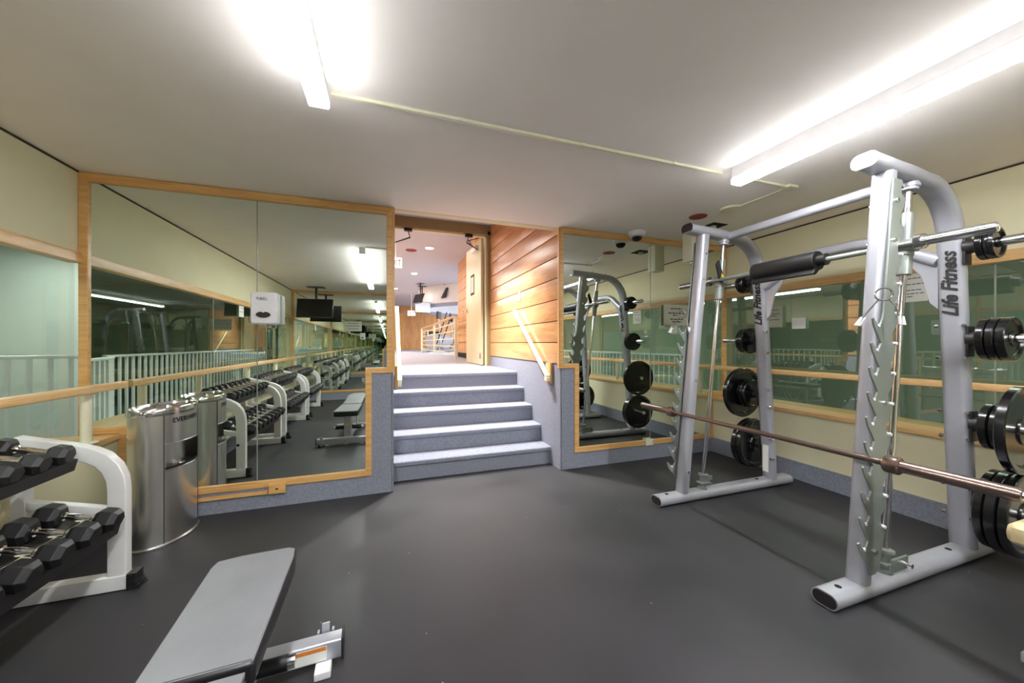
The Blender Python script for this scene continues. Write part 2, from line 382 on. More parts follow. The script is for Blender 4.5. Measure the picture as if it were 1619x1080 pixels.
# door frame and doors
struct('door_1', MB().box(SX0, SX0+.05, 5.66, 5.80, LZ, 3.06).box(SX1-.07, SX1, 5.66, 5.80, LZ, 3.06).box(SX0, SX1, 5.66, 5.80, 3.0, 3.165), 'framepaint', 'olive painted door frame at the top of the stairs')
struct('trim_8', MB().box(SX1-.095, SX1-.07, 5.70, 5.76, LZ, 2.99).box(SX0+.05, SX1-.07, 5.70, 5.76, 2.975, 3.0), 'doorpaint', 'pale door stop')
def door(name, hx, hy, ang, sgn, label):
    t = empty(name, (hx, hy, LZ+.01), label, 'door', None, ang)
    MB().box(0, sgn*.045 if sgn > 0 else 0, 0, 1.05, 0, 2.09) if False else None
    a, b_ = (-.045, 0)
    MB().box(a, b_, 0, 1.0, 0, 2.09, .003).build('door_leaf', 'doorpaint', t)
    MB().box(a-.03 if sgn < 0 else b_, a if sgn < 0 else b_+.03, .0, .01, .1, .2).build('hinge', 'chrome', t)
    x = a if sgn < 0 else b_
    s2 = -1 if sgn < 0 else 1
    MB().rev((x, .93, .98), (s2, 0, 0), [(0, 0), (.03, 0), (.03, .012), (.012, .016), (.012, .04), (.028, .05), (.03, .065), (.02, .08), (0, .082)], 20).build('door_knob', 'chrome', t)
    c = MB().box(min(x, x+s2*.06), max(x, x+s2*.06), .16, .42, 1.93, 2.02, .006).build('door_closer', 'whitep', t)
    MB().tube([(x+s2*.04, .38, 2.03), (x+s2*.16, .20, 2.09), (x+s2*.02, .06, 2.11)], .008).build('closer_arm', 'black', c)
    return t
d1 = door('door', SX1-.10, 5.80, radians(2), -1, 'cream door leaf standing open at the top of the stairs')
MB().box(-.049, -.045, .42, .66, 1.22, 1.58).build('notice', 'ink', d1)
MB().box(-.051, -.048, .45, .63, 1.26, 1.54).build('notice_paper', 'paper', d1)
struct('floor_hall', MB().box(-3, 8, 5.78, 30, LZ-.1, LZ-.0), 'hallcarpet', 'pale grey hall carpet')
for k, (x, lab) in enumerate(((.30, 'black door closer bracket at the left of the door header'), (1.24, 'black door closer bracket at the right of the door header'))):
    t = empty('closer_bracket', (x, 5.70, 2.99), lab, 'door closer')
    MB().box(-.06, .06, -.03, .03, -.045, .0, .01).build('bracket', 'black', t)
    MB().tube([(0, 0, -.03), (.03*(1 if k == 0 else -1), .02, -.13), ((-.19 if k == 0 else .19), .16, -.19)], .008).build('arm', 'black', t)
# ------------------------------------------------------------------ hall beyond
struct('wall_hall_right', MB().box(1.86, 2.0, 7.15, 9.85, LZ, 3.5), 'groove')
mb = MB(); z = LZ+.12
while z < 3.4: mb.box(1.84, 1.862, 7.13, 9.86, z+.004, z+.27, .003); z += .273
struct('wall_hall_right_planks', mb, 'planks2', 'oak planks on the hall wall beside the door')
struct('baseboard_hall', MB().box(1.835, 1.86, 7.13, 9.86, LZ, LZ+.12), 'dark')
struct('wall_hall_side', MB().box(1.61, 1.9, 5.8, 7.15, LZ, 3.5), 'planks2')
struct('ceiling_hall', MB().box(-3, 8, 5.8, 30, 3.42, 3.55), 'hallceil', 'pale hall ceiling with downlights')
struct('wall_hall_left', MB().box(-1.6, -1.5, 5.8, 26, LZ, 3.5), 'planks2')
struct('wall_hall_front', MB().box(-3, SX0, 5.7, 5.8, LZ-.5, 3.5).box(SX0, SX1, 5.68, 5.8, 3.12, 3.5).box(SX1, 8, 5.7, 5.8, LZ-.5, 3.5), 'cream')
mb = MB()
for k in range(14): mb.box(-1.5+k*.4, -1.5+k*.4+.396, 22, 22.1, LZ, 3.42)
struct('wall_hall_far', mb, 'planks2', 'oak panelled wall at the far end of the hall')
struct('wall_hall_end', MB().box(-3, 8, 22.12, 22.2, LZ, 3.5), 'cream')
struct('door_2', MB().box(.25, .95, 21.96, 22.0, LZ, 3.0), 'oakz', 'oak door in the far hall wall')
pts = [(4.6+3.3*cos(a), 15.5+3.3*sin(a)) for a in [radians(v) for v in range(110, 275, 8)]]
for (z0, z1, nm, mt) in ((2.75, 3.42, 'ceiling_cove', 'whitep'), (2.62, 2.75, 'trim_9', 'blueceil')):
    mb = MB(); mb.sweep([(x, y, (z0+z1)/2) for x, y in pts], [((z1-z0)/2*a, .05*b_) for a, b_ in ((1, 1), (-1, 1), (-1, -1), (1, -1))], (0, 0, 1)); struct(nm, mb, mt, 'curved white ceiling cove in the hall')
for (px, y, z) in ((.91, 8.37, 3.415), (.795, 11.57, 3.415), (.3, 15, 3.415)):
    lab = {8.37: 'round downlight nearest the door in the hall ceiling', 11.57: 'second round downlight in the hall ceiling', 15: 'farthest small round downlight in the hall ceiling'}[y]
    t = empty('downlight', (px, y, z), lab, 'ceiling light')
    MB().rev((0, 0, 0), (0, 0, -1), [(0, 0), (.11, 0), (.10, .012), (.085, .012), (0, .012)]).build('trim_ring', 'whitep', t)
    MB().rev((0, 0, -.0125), (0, 0, -1), [(0, 0), (.083, 0), (.07, .006), (0, .008)]).build('lens', 'downl', t)
for x, y, sx, sy, lab in ((-.75, 7.4, .5, 1.2, 'added fill lamp left of the door just inside the hall'), (-.8, 11, .5, 1.8, 'added long fill lamp along the left of the hall'),
                          (-.8, 15.5, .5, 1.8, 'added fill lamp far along the left of the hall'), (3.4, 13.2, .6, 2.0, 'added fill lamp over the machines in the hall'), (4.6, 19.5, 1.4, .6, 'added fill lamp by the far wall of the hall')):
    t = empty('hall_fill_lamp', (x, y, 3.415), lab, 'ceiling light')  # lamps added out of view to brighten the hall
    MB().box(-sx/2-.02, sx/2+.02, -sy/2-.02, sy/2+.02, -.02, 0).build('housing', 'whitep', t)
    MB().box(-sx/2, sx/2, -sy/2, sy/2, -.03, -.02).build('diffuser', 'downl', t)
tag(MB().rev((.53, 8.74, 3.42), (0, 0, -1), [(0, 0), (.13, 0), (.12, .01), (0, .012)]).build('ceiling_disc', 'red'), 'dark red disc on the hall ceiling', 'ceiling disc')
for (x, y, z, wdt, lab) in ((.17, 8.0, 2.95, .26, 'lit exit sign hanging nearest the hall door'), (1.0, 16.2, 2.55, .32, 'lit exit sign far down the hall')):
    t = empty('exit_sign', (x, y, z), lab, 'exit sign')
    MB().box(-wdt/2, wdt/2, 0, .05, -.11, .11, .005).build('housing', 'exit', t)
    text('lettering', 'EXIT', .12, frame_m((0, -.002, 0), (1, 0, 0), (0, 0, 1)), 'red' if wdt > .3 else 'tray', t, fit=(wdt*.8, .12))
    MB().box(-.01, .01, .02, .04, .11, 3.415-z).build('hanger', 'whitep', t)
def tv(loc, wd, ht, rz, tilt, zc, lab, scr='screen', name='television', group=None):
    t = empty(name, loc, lab, 'television', group, rz)
    R = Matrix.Rotation(tilt, 4, 'X')
    MB().box(-wd/2, wd/2, -.02, .02, -ht/2, ht/2, .006, R).build('casing', 'black', t)
    MB().box(-wd/2+.012, wd/2-.012, -.0225, -.02, -ht/2+.015, ht/2-.015, 0, R).build('screen', scr, t)
    b = MB().box(-.03, .03, .04, .09, -.12, .10, .004).tube([(0, .03, 0), (0, .1, 0)], .02).box(-.12, .12, .015, .04, -.08, .08, 0, R).build('bracket', 'black', t)
    MB().cyl((0, .08, 0), (0, .08, zc-loc[2]-.012), .022).build('ceiling_pole', 'black', t)
    MB().box(-.16, .16, -.02, .18, zc-loc[2]-.012, zc-loc[2]-.001).build('ceiling_plate', 'black', t)
    return t
tv((1.97, 13.5, 3.10), .62, .38, radians(-75), radians(-15), 3.42, 'black television hanging at the right of the hall')
tv((1.07, 13.5, 2.86), .62, .38, radians(-65), radians(-20), 3.42, 'black television hanging at the left of the hall')
tv((1.27, 14.0, 2.60), .6, .42, radians(10), radians(-8), 3.42, 'lit television hanging below the others in the hall', 'tvon')
# hall railing
t = empty('hall_railing', (1.5, 8.3, LZ), 'cream metal railing with an oak top rail down the middle of the hall', 'railing')
posts = [(0, 0), (.01, 4.1), (-.10, 7.5), (.0, 8.6), (.35, 9.4)]
for x, y in posts: MB().box(x-.035, x+.035, y-.035, y+.035, 0, .98, .01).build('post', 'creampost', t)
for (x, y) in posts[:3]: pass
MB().sweep([(x, y, 1.0) for x, y in posts], rrect(.02, .045, .015), (0, 0, 1)).build('top_rail', 'oak', t)
for z in (.12, .3, .48, .66, .84):
    MB().tube([(x, y, z) for x, y in posts], .014, 8, (0, 0, 1)).build('bar', 'creampost', t)
# machines seen beyond the railing
def elliptical(loc, rz, lab):
    t = empty('elliptical_trainer', loc, lab, 'exercise machine', None, rz)
    MB().box(-.3, .3, -.08, .08, 0, .08, .02).box(-.28, .28, -.9, -.8, 0, .07, .02).box(-.05, .05, -.9, .9, .03, .1, .02).box(-.3, .3, .8, .9, 0, .07, .02).build('base_frame', 'silver', t)
    MB().rev((-.09, .55, .42), (1, 0, 0), [(0, 0), (.30, 0), (.34, .03), (.34, .15), (.30, .18), (0, .18)]).build('flywheel_housing', 'silver', t)
    MB().tube([(0, .3, .1), (0, .25, .9), (0, .35, 1.4)], .04).build('mast', 'silver', t)
    MB().box(-.2, .2, .28, .34, 1.35, 1.65, .02, None).build('console', 'black', t)
    for s in (-1, 1):
        MB().tube([(s*.25, .3, .35), (s*.27, .1, .9), (s*.27, -.05, 1.35), (s*.2, -.1, 1.6)], .022).build('arm', 'black', t)
        MB().box(s*.22-.08, s*.22+.08, -.6, -.2, .25, .29, .01).tube([(s*.22, -.4, .25), (s*.22, .4, .3)], .02).build('pedal', 'blackrub', t)
    return t
elliptical((2.25, 14.6, LZ), radians(60), 'silver and black elliptical trainer behind the hall railing')
elliptical((3.1, 16.8, LZ), radians(100), 'black elliptical trainer farthest down the hall')
t = empty('storage_cabinet', (2.2, 18.4, LZ), 'dark cabinet standing behind the hall railing', 'cabinet')
MB().box(-.35, .35, -.25, .25, 0, .95, .01).build('body', 'dark', t); MB().box(-.3, .3, -.265, -.25, .05, .9, .004).build('door', 'black', t)
# ------------------------------------------------------------------ rooms behind the side glass
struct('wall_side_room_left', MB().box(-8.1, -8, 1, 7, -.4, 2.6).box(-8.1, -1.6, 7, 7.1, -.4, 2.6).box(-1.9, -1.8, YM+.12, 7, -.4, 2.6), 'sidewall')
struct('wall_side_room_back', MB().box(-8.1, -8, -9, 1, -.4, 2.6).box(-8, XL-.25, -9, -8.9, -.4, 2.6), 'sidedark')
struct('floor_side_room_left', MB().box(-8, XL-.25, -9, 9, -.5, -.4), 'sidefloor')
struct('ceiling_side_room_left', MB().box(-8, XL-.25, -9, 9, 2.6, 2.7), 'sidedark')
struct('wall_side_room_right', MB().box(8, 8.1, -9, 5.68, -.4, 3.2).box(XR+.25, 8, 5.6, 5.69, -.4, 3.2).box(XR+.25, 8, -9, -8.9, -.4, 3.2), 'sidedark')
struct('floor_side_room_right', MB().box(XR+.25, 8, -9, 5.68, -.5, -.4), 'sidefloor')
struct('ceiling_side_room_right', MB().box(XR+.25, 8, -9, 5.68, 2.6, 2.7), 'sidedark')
struct('wall_side_room_end', MB().box(XL-.35, XL-.25, -9, YB, -.5, 2.6), 'cream')
for i, (x, y) in enumerate(((-4.3, 5.4), (-3.0, 1.0), (-3.0, -4.0))):  # hidden lamps added to light the left side room
    t = empty('side_room_fill_lamp', (x, y, 2.6), 'added long fill lamp %s in the room behind the left windows' % ['nearest the pale end wall', 'in the middle', 'at the dark end'][i], 'ceiling light')
    MB().box(-.12, .12, -1.1, 1.1, -.04, -.0005).build('housing', 'whitep', t); MB().box(-.1, .1, -1.08, 1.08, -.05, -.04).build('diffuser', 'sidel', t)
for x, y, lab in ((5.2, -2.5, 'added fill lamp at the back of the room behind the right windows'), (5.2, 2.6, 'added fill lamp at the front of the room behind the right windows')):
    t = empty('side_room_fill_lamp', (x, y, 2.6), lab, 'ceiling light')  # added above the sight line so the right side room is lit
    MB().box(-.12, .12, -1.1, 1.1, -.04, -.0005).build('housing', 'whitep', t); MB().box(-.1, .1, -1.08, 1.08, -.05, -.04).build('diffuser', 'sider', t)
def railing(pts, z0, z1, lab):
    t = empty('white_railing', (pts[0][0], pts[0][1], 0), lab, 'railing'); ox, oy = pts[0]
    MB().sweep([(x-ox, y-oy, z1) for x, y in pts], rrect(.018, .03, .012), (0, 0, 1)).build('top_rail', 'white', t)
    d = 0; last = None; k = 0
    for (x, y), (x2, y2) in zip(pts, pts[1:]):
        L = sqrt((x2-x)**2+(y2-y)**2); n = max(1, int(round(L/.14)))
        for i in range(n):
            u = i/n; X = x+(x2-x)*u-ox; Y = y+(y2-y)*u-oy; k += 1
            MB().box(X-.014, X+.014, Y-.014, Y+.014, z0, z1).build('baluster', 'white', t)
    MB().sweep([(x-ox, y-oy, z0+.08) for x, y in pts], rrect(.012, .02, .008), (0, 0, 1)).build('bottom_rail', 'white', t)
railing([(-3.5, -6.5), (-3.7, -.2)]+[(-5.6+2.6*cos(a), 1.6+2.6*sin(a)) for a in [radians(v) for v in range(-40, 100, 10)]], -.4, 1.06, 'white curved railing seen through the left windows')
railing([(-2.3, 5.25), (-6.2, 4.5)], -.4, 1.10, 'short white railing seen directly through the left window')
railing([(5.2, 1.3), (5.2, -4.2)], -.4, 1.02, 'white straight railing seen through the right windows')
# ------------------------------------------------------------------ handrails along the windows
def winrail(x, ys, lab, sg):
    t = empty('window_handrail', (x, 0, .63), lab, 'handrail')
    MB().sweep([(0, YB+.03, .333), (0, YM-.02, .333)], rrect(.023, .027, .008), (0, 0, 1)).build('rail', 'oak', t)
    for y in ys:
        p = MB().cyl((sg*.045, y, .006), (sg*.045, y, .305), .026).sweep([(sg*.045, y, .29), (0, y, .318)], rrect(.012, .012, .004), (0, 1, 0)).build('post', 'creampost', t)
        MB().rev((sg*.045, y, 0), (0, 0, 1), [(0, 0), (.052, 0), (.052, .006), (.046, .01), (.027, .011), (0, .011)]).build('flange', 'creampost', p)
winrail(-1.685, (2.92, 2.06, .76, -.5, -1.8), 'oak handrail on cream posts along the left windows', -1)
winrail(3.575, (2.95, 1.27, -.4, -2.0), 'oak handrail on cream posts along the right windows', 1)
# stair handrails
for sg, x, xw, lab in ((-1, 1.545, SX1-.02, 'cream handrail slanting down the right plank wall of the stairs'), (1, .105, SX0+.02, 'cream handrail slanting down the left side of the stairs')):
    t = empty('stair_handrail', (x, 3.35, .9), lab, 'handrail')
    MB().sweep([(-sg*(x-xw)*0, 1.02, .755), (0, 0, 0), ], rrect(.02, .017, .006), (1, 0, 0)).box(-.018, .018, -.02, .05, -.045, .0, .005).build('rail', 'creampost', t)
    MB().box(min(0, xw-x), max(0, xw-x), .96, 1.0, .70, .735, .004).build('bracket', 'creampost', t)
    MB().box(min(0, xw-x), max(0, xw-x), .02, .055, -.03, .0, .004).build('bracket', 'creampost', t)
    a, b_ = sorted((xw-x+(-sg)*0.0, xw-x+sg*.025))
    MB().box(a, b_, -.02, .09, -.07, .14, .003).build('wall_block', 'oakz', t)
t = empty('light_switch', (SX1-.022, 4.29, 1.834), 'white switch plate on the oak plank wall above the handrail', 'switch')
MB().box(-.006, 0, -.035, .035, -.06, .06, .002).build('plate', 'whitep', t); MB().box(-.012, -.006, -.008, .008, -.015, .015, .002).build('toggle', 'whitep', t)
# ------------------------------------------------------------------ ceiling fixtures
for x, y0, y1, lab in ((-.28, -.95, 1.76, 'white strip light on the ceiling at the left'), (2.14, -1.2, 1.74, 'white strip light on the ceiling at the right above the smith machine')):
    t = empty('strip_light', (x, (y0+y1)/2, CZ), lab, 'ceiling light'); h = (y1-y0)/2
    MB().box(-.032, .032, -h, h, -.06, -.0005).build('housing', 'whitep', t)
    MB().box(-.034, .034, -h, h, -.080, -.059, .002).build('lens_rim', 'whitep', t)
    MB().box(-.041, .041, -h, h, -.105, -.076, .004).build('side_lens', 'stripside', t)
    MB().box(-.038, .038, -h+.003, h-.003, -.109, -.1052, .0015).build('diffuser', 'strip', t)
t = empty('ceiling_conduit', (0, 0, CZ), 'thin cream cable conduit running across the ceiling between the strip lights', 'conduit')
MB().box(-.24, 2.10, 1.795, 1.815, -.016, -.0005, .003).build('channel', 'creampost', t)
for x in (.35, 1.05, 1.7): MB().box(x-.012, x+.012, 1.79, 1.82, -.018, -.0005, .002).build('clip', 'creampost', t)
t = empty('ceiling_conduit', (0, 0, CZ), 'short bent cream conduit from the right strip light to the ceiling plate', 'conduit')
MB().box(2.19, 2.75, 1.795, 1.815, -.016, -.0005, .003).box(2.735, 2.755, 1.79, 2.20, -.01, -.0005, .002).build('channel', 'creampost', t)
MB().box(2.70, 2.79, 1.77, 1.84, -.018, -.0004, .004).build('junction', 'creampost', t)
tag(MB().rev((2.73, 2.26, CZ-.0005), (0, 0, -1), [(0, 0), (.085, 0), (.08, .014), (0, .018)]).build('ceiling_plate', 'creampost'), 'round cream plate on the ceiling near the red disc', 'ceiling plate')
tag(MB().rev((2.625, 2.50, CZ-.0005), (0, 0, -1), [(0, 0), (.075, 0), (.073, .006), (0, .008)], 40).build('ceiling_disc', 'red'), 'dark red disc on the weight room ceiling', 'ceiling disc')
t = empty('ceiling_hatch', (2.98, 2.66, CZ), 'dark open square hole in the ceiling beside the hanging cream box', 'ceiling hole')
MB().box(-.09, .09, -.09, .09, -.003, -.0005).build('opening', 'dark', t)
MB().cyl((.0, .0, -.0035), (0, 0, -.03), .03).build('pipe_end', 'greypaper', t)
t = empty('hanging_box', (2.985, 2.92, CZ), 'cream metal box hanging from the ceiling in front of the right mirror', 'equipment box')
MB().box(-.065, .065, -.06, .06, -.295, -.001, .004).build('body', 'creampost', t); MB().box(-.02, .02, -.02, .02, -.303, -.295, .003).build('lock', 'chrome', t)
t = empty('dome_camera', (2.40, 3.05, CZ), 'white security camera with a black dome on the ceiling by the right mirror', 'security camera')
MB().rev((0, 0, 0), (0, 0, -1), [(0, .0005), (.082, .0005), (.085, .02), (.075, .045), (.05, .055), (0, .055)]).build('housing', 'whitep', t)
MB().rev((0, 0, -.05), (0, 0, -1), [(.052, 0), (.05, .02), (.038, .037), (.02, .046), (0, .049)]).build('dome', 'screen', t)
# television over the back of the room (seen in the mirror)
t = tv((-1.36, -1.72, 1.94), .66, .38, pi+radians(6), radians(-8), CZ, 'black television hanging from the ceiling over the dumbbell racks')
# ------------------------------------------------------------------ dispenser, signs, outlets
t = empty('soap_dispenser', (-.85, YM-.013, 1.37), 'white hand sanitiser dispenser mounted on the left mirror', 'dispenser')
MB().box(-.085, .085, -.10, -.0005, .01, .245, .022).build('cover', 'whitep', t)
MB().sweep([(0, -.108, .07), (0, -.095, .07)], [(a*.9, b_) for a, b_ in [(.045*cos(u)*.55+(.01 if sin(u) else 0), .045*sin(u)) for u in [2*pi*i/20 for i in range(20)]]], (0, 0, 1)).build('window', 'tray', t)
MB().box(-.03, .03, -.085, -.02, -.012, .012, .004).build('nozzle', 'chrome', t)
text('logo', 'PURELL', .02, frame_m((-.01, -.1015, .195), (1, 0, 0), (0, 0, 1)), 'ink', t, fit=(.07, .02), shear=.2)
def sign(loc, wd, ht, rz, lab, rows, m='paper', big=False, th=.003):
    t = empty('paper_sign', loc, lab, 'sign', None, rz)    # local: faces -Y
    MB().box(-wd/2, wd/2, -th, 0, -ht/2, ht/2).build('sheet', m, t)
    mb = MB()
    for z, x0, x1 in rows:
        x = x0
        while x < x1:
            l = random.uniform(.08, .16); e = min(x1, x+l)
            hh = .016 if big else .008
            mb.box(x*wd, e*wd, -th-.0006, -th+.0002, z*ht-hh*ht*1.6, z*ht+hh*ht*1.6); x = e+.025
    mb.build('print', 'ink', t)
    return t
sign((3.015, YM-.013, 1.55), .35, .225, 0, 'grey laminated sign on the right mirror beside the machine', [(.32, -.22, .22), (.1, -.32, .30), (0, -.14, .12), (-.2, -.24, .26), (-.32, -.16, .2)], 'greypaper', True)
R = -pi/2
sign((3.758, 2.61, 1.515), .15, .22, R, 'pale printed sheet taped to the right window beside the far rear post', [(.3, -.3, .3), (.12, -.36, .36), (.02, -.3, .1), (-.15, -.34, .3)], 'greypaper')
sign((3.758, 2.385, 1.435), .12, .105, R, 'small blank white sheet taped to the right window', [], 'paper')
sign((3.758, 1.60, 1.665), .19, .22, R, 'white printed notice taped to the right window behind the near guide rod', [(.3, -.2, .3), (.1, -.4, .4), (-.1, -.3, .35), (-.22, -.4, .4), (-.32, -.4, .1)], 'paper')
sign((-1.93, .36, 1.73), .17, .24, pi/2, 'white printed notice taped to the left window near its middle', [(.3, -.3, .3), (.15, -.4, .4), (0, -.4, .2), (-.2, -.4, .4)], 'paper')
sign((-.72, YB+.023, 1.62), .36, .22, pi, 'grey printed sign on the back mirror', [(.3, -.3, .3), (.05, -.36, .36), (-.25, -.3, .3)], 'greypaper', True)
t = empty('outlet', (2.65, YM-.013, .185), 'cream outlet plate on the bottom frame of the right mirror', 'outlet')
MB().box(-.05, .05, -.012, 0, -.035, .035, .003).build('plate', 'creampost', t); MB().box(-.03, -.012, -.0135, -.012, -.015, .015, .002).box(.012, .03, -.0135, -.012, -.015, .015, .002).build('socket', 'whitep', t)
t = empty('outlet', (-.785, YM-.013, .148), 'wooden outlet cover on the bottom frame of the left mirror', 'outlet')
MB().box(-.055, .055, -.02, 0, -.04, .035, .003).build('plate', 'oakx', t); MB().box(-.01, .008, -.0215, -.02, -.010, .000).build('socket', 'dark', t)
tag(MB().box(-1.66, -.85, YM-.018, YM-.0005, .105, .132, .003).build('cable_channel', 'oakx'), 'narrow wood cable channel under the left mirror', 'cable channel')
# ------------------------------------------------------------------ trash can with wipes
def can():
    rz = radians(-12)
    t = empty('wipe_dispenser_bin', (-1.352, 2.92, 0), 'stainless steel oval bin with a wipe slot in front of the left mirror', 'bin', None, rz)
    A, B = .135, .205   # A along local +X (front), B along Y
    def ring(z, k=1, n=72): return [(A*k*cos(2*pi*i/n), B*k*sin(2*pi*i/n), z) for i in range(n)]
    # body with an open slot: skip faces in the slot
    m = MB(); n = 72; zs = [.012, .30, .465, .50, .56, .62, .70, .82]
    rows = [[m.bm.verts.new(p) for p in ring(z)] for z in zs]
    def inslot(i, z): 
        a = 360*(i+.5)/n; a = a-360 if a > 180 else a
        return abs(a) < 42 and .465 <= z < .62
    for r in range(len(zs)-1):
        for i in range(n):
            if not inslot(i, zs[r]+.001): m.bm.faces.new([rows[r][i], rows[r][(i+1) % n], rows[r+1][(i+1) % n], rows[r+1][i]])
    m.bm.faces.new(rows[0][::-1])
    m.build('body', 'steel', t)
    ins = MB()
    ang = [radians(v) for v in range(-42, 43, 6)]
    def pr(k, z): return [(A*k*cos(a), B*k*sin(a), z) for a in ang]
    q = [pr(.995, .465), pr(.62, .465), pr(.62, .62), pr(.995, .62)]
    for u, v in zip(q, q[1:]):
        U = [ins.bm.verts.new(p) for p in u]; V = [ins.bm.verts.new(p) for p in v]
        for i in range(len(ang)-1): ins.bm.faces.new([U[i], U[i+1], V[i+1], V[i]])
    ins.build('slot_recess', 'steel', t)
    MB().prism([(A*.98*cos(a), B*.98*sin(a)) for a in ang]+[(A*.62*cos(a), B*.62*sin(a)) for a in ang[::-1]], 'XY', .466, .480).build('slot_tray', 'black', t)
    MB().sweep([(A*1.004*cos(a), B*1.004*sin(a), .463) for a in ang], rrect(.004, .003, .002), (0, 0, 1)).sweep([(A*1.004*cos(a), B*1.004*sin(a), .622) for a in ang], rrect(.003, .003, .002), (0, 0, 1)).build('slot_lip', 'chrome', t)
    MB().rev((A*.8, -.02, .480), (0, 0, 1), [(0, 0), (.022, 0), (.02, .008), (.006, .014), (0, .016)]).build('wipe_nozzle', 'chrome', t)
    for s in (-1, 1):
        a = radians(42*s)
        MB().tube([(A*1.003*cos(a), B*1.003*sin(a), .02), (A*1.003*cos(a), B*1.003*sin(a), .80)], .0022, 6, (1, 0, 0)).build('panel_seam', 'tray', t)
    m = MB(); pr_ = [(1.0, 0), (1.03, .003), (1.035, .012), (1.03, .035), (1.0, .045), (.97, .043), (.94, .03), (.5, .025)]
    rr = [[m.bm.verts.new(p) for p in ring(.80+h, k)] for k, h in pr_]
    for U, V in zip(rr, rr[1:]):
        for i in range(n): m.bm.faces.new([U[i], U[(i+1) % n], V[(i+1) % n], V[i]])
    m.bm.faces.new(rr[-1]); m.build('lid', 'chrome', t)
    MB().rev((0.02, 0, .826), (0, 0, 1), [(0, 0), (.012, 0), (.014, .008), (.010, .018), (0, .02)]).build('lid_knob', 'chrome', t)
    m = MB(); m.sweep([(p[0]*1.03, p[1]*1.02, .01) for p in ring(0)], rrect(.01, .006, .004), (0, 0, 1), closed=True); m.build('base_ring', 'chrome', t)
    # lettering, bent round the front
    def wrap(o):
        for v in o.data.vertices:
            u = v.co.y/.17; v.co.x = A*cos(u)+.0012; v.co.y = B*sin(u)
    for s_, z, h, wd in (('EVERWIPE', .762, .030, .165),):
        o = text('lettering', s_, .03, frame_m((A, 0.0, z), (0, 1, 0), (0, 0, 1)), 'ink', t, ext=.0, fit=(wd, h), bold=.0007)
        wrap(o)
    MB().sph((-.02, B+.012, .48), .014).cyl((-.02, B-.004, .48), (-.02, B+.006, .48), .006).build('side_knob', 'black', t)
can()
# ------------------------------------------------------------------ dumbbells and racks
def hexhead(L, r, s):
    m = MB(); prof = [(r*.74, 0), (r, L*.2), (r, L*.74), (r*.72, L)]; rings = []
    for rr, h in prof: rings.append([m.bm.verts.new((s*h, rr*cos(i*pi/3), rr*sin(i*pi/3))) for i in range(6)])
    for U, V in zip(rings, rings[1:]):
        for i in range(6): m.bm.faces.new([U[i], U[(i+1) % 6], V[(i+1) % 6], V[i]])
    m.bm.faces.new(rings[0]); m.bm.faces.new(rings[-1])
    bmesh.ops.recalc_face_normals(m.bm, faces=m.bm.faces)
    bmesh.ops.bevel(m.bm, geom=list(m.bm.edges), offset=r*.035, segments=1, profile=.5, affect='EDGES')
    return m
def dumbbell(r, L, grip=.062):
    t = bpy.data.objects.new('dumbbell', None); C.objects.link(t); t.empty_display_size = .05
    MB().rev((-grip-.01, 0, 0), (1, 0, 0), [(0, 0), (.014, 0), (.014, .01), (.02, .014), (.02, .024), (.0145, .03), (.016, .05), (.0175, grip+.01), (.016, 2*grip-.03), (.0145, 2*grip-.01), (.02, 2*grip-.004), (.02, 2*grip+.006), (.014, 2*grip+.01), (.014, 2*grip+.02), (0, 2*grip+.02)], 20).build('handle', 'chrome', t)
    for s in (-1, 1):
        h = hexhead(L, r, s).build('weight_head', 'blackrub', t, 12); h.location = (s*grip, 0, 0)
    return t
TILT = radians(14)
ordn = ['first', 'second', 'third', 'fourth', 'fifth', 'sixth', 'seventh', 'eighth', 'ninth', 'tenth', 'eleventh', 'twelfth']
protos = {}
def place_db(r, L, x, y, z, lab, group):
    k = (r, L)
    if k not in protos: protos[k] = o = dumbbell(r, L); 
    else: o = copytree(protos[k])
    o.location = (x, y, z); o.rotation_euler = (0, TILT, 0); tag(o, lab, 'dumbbell', group)
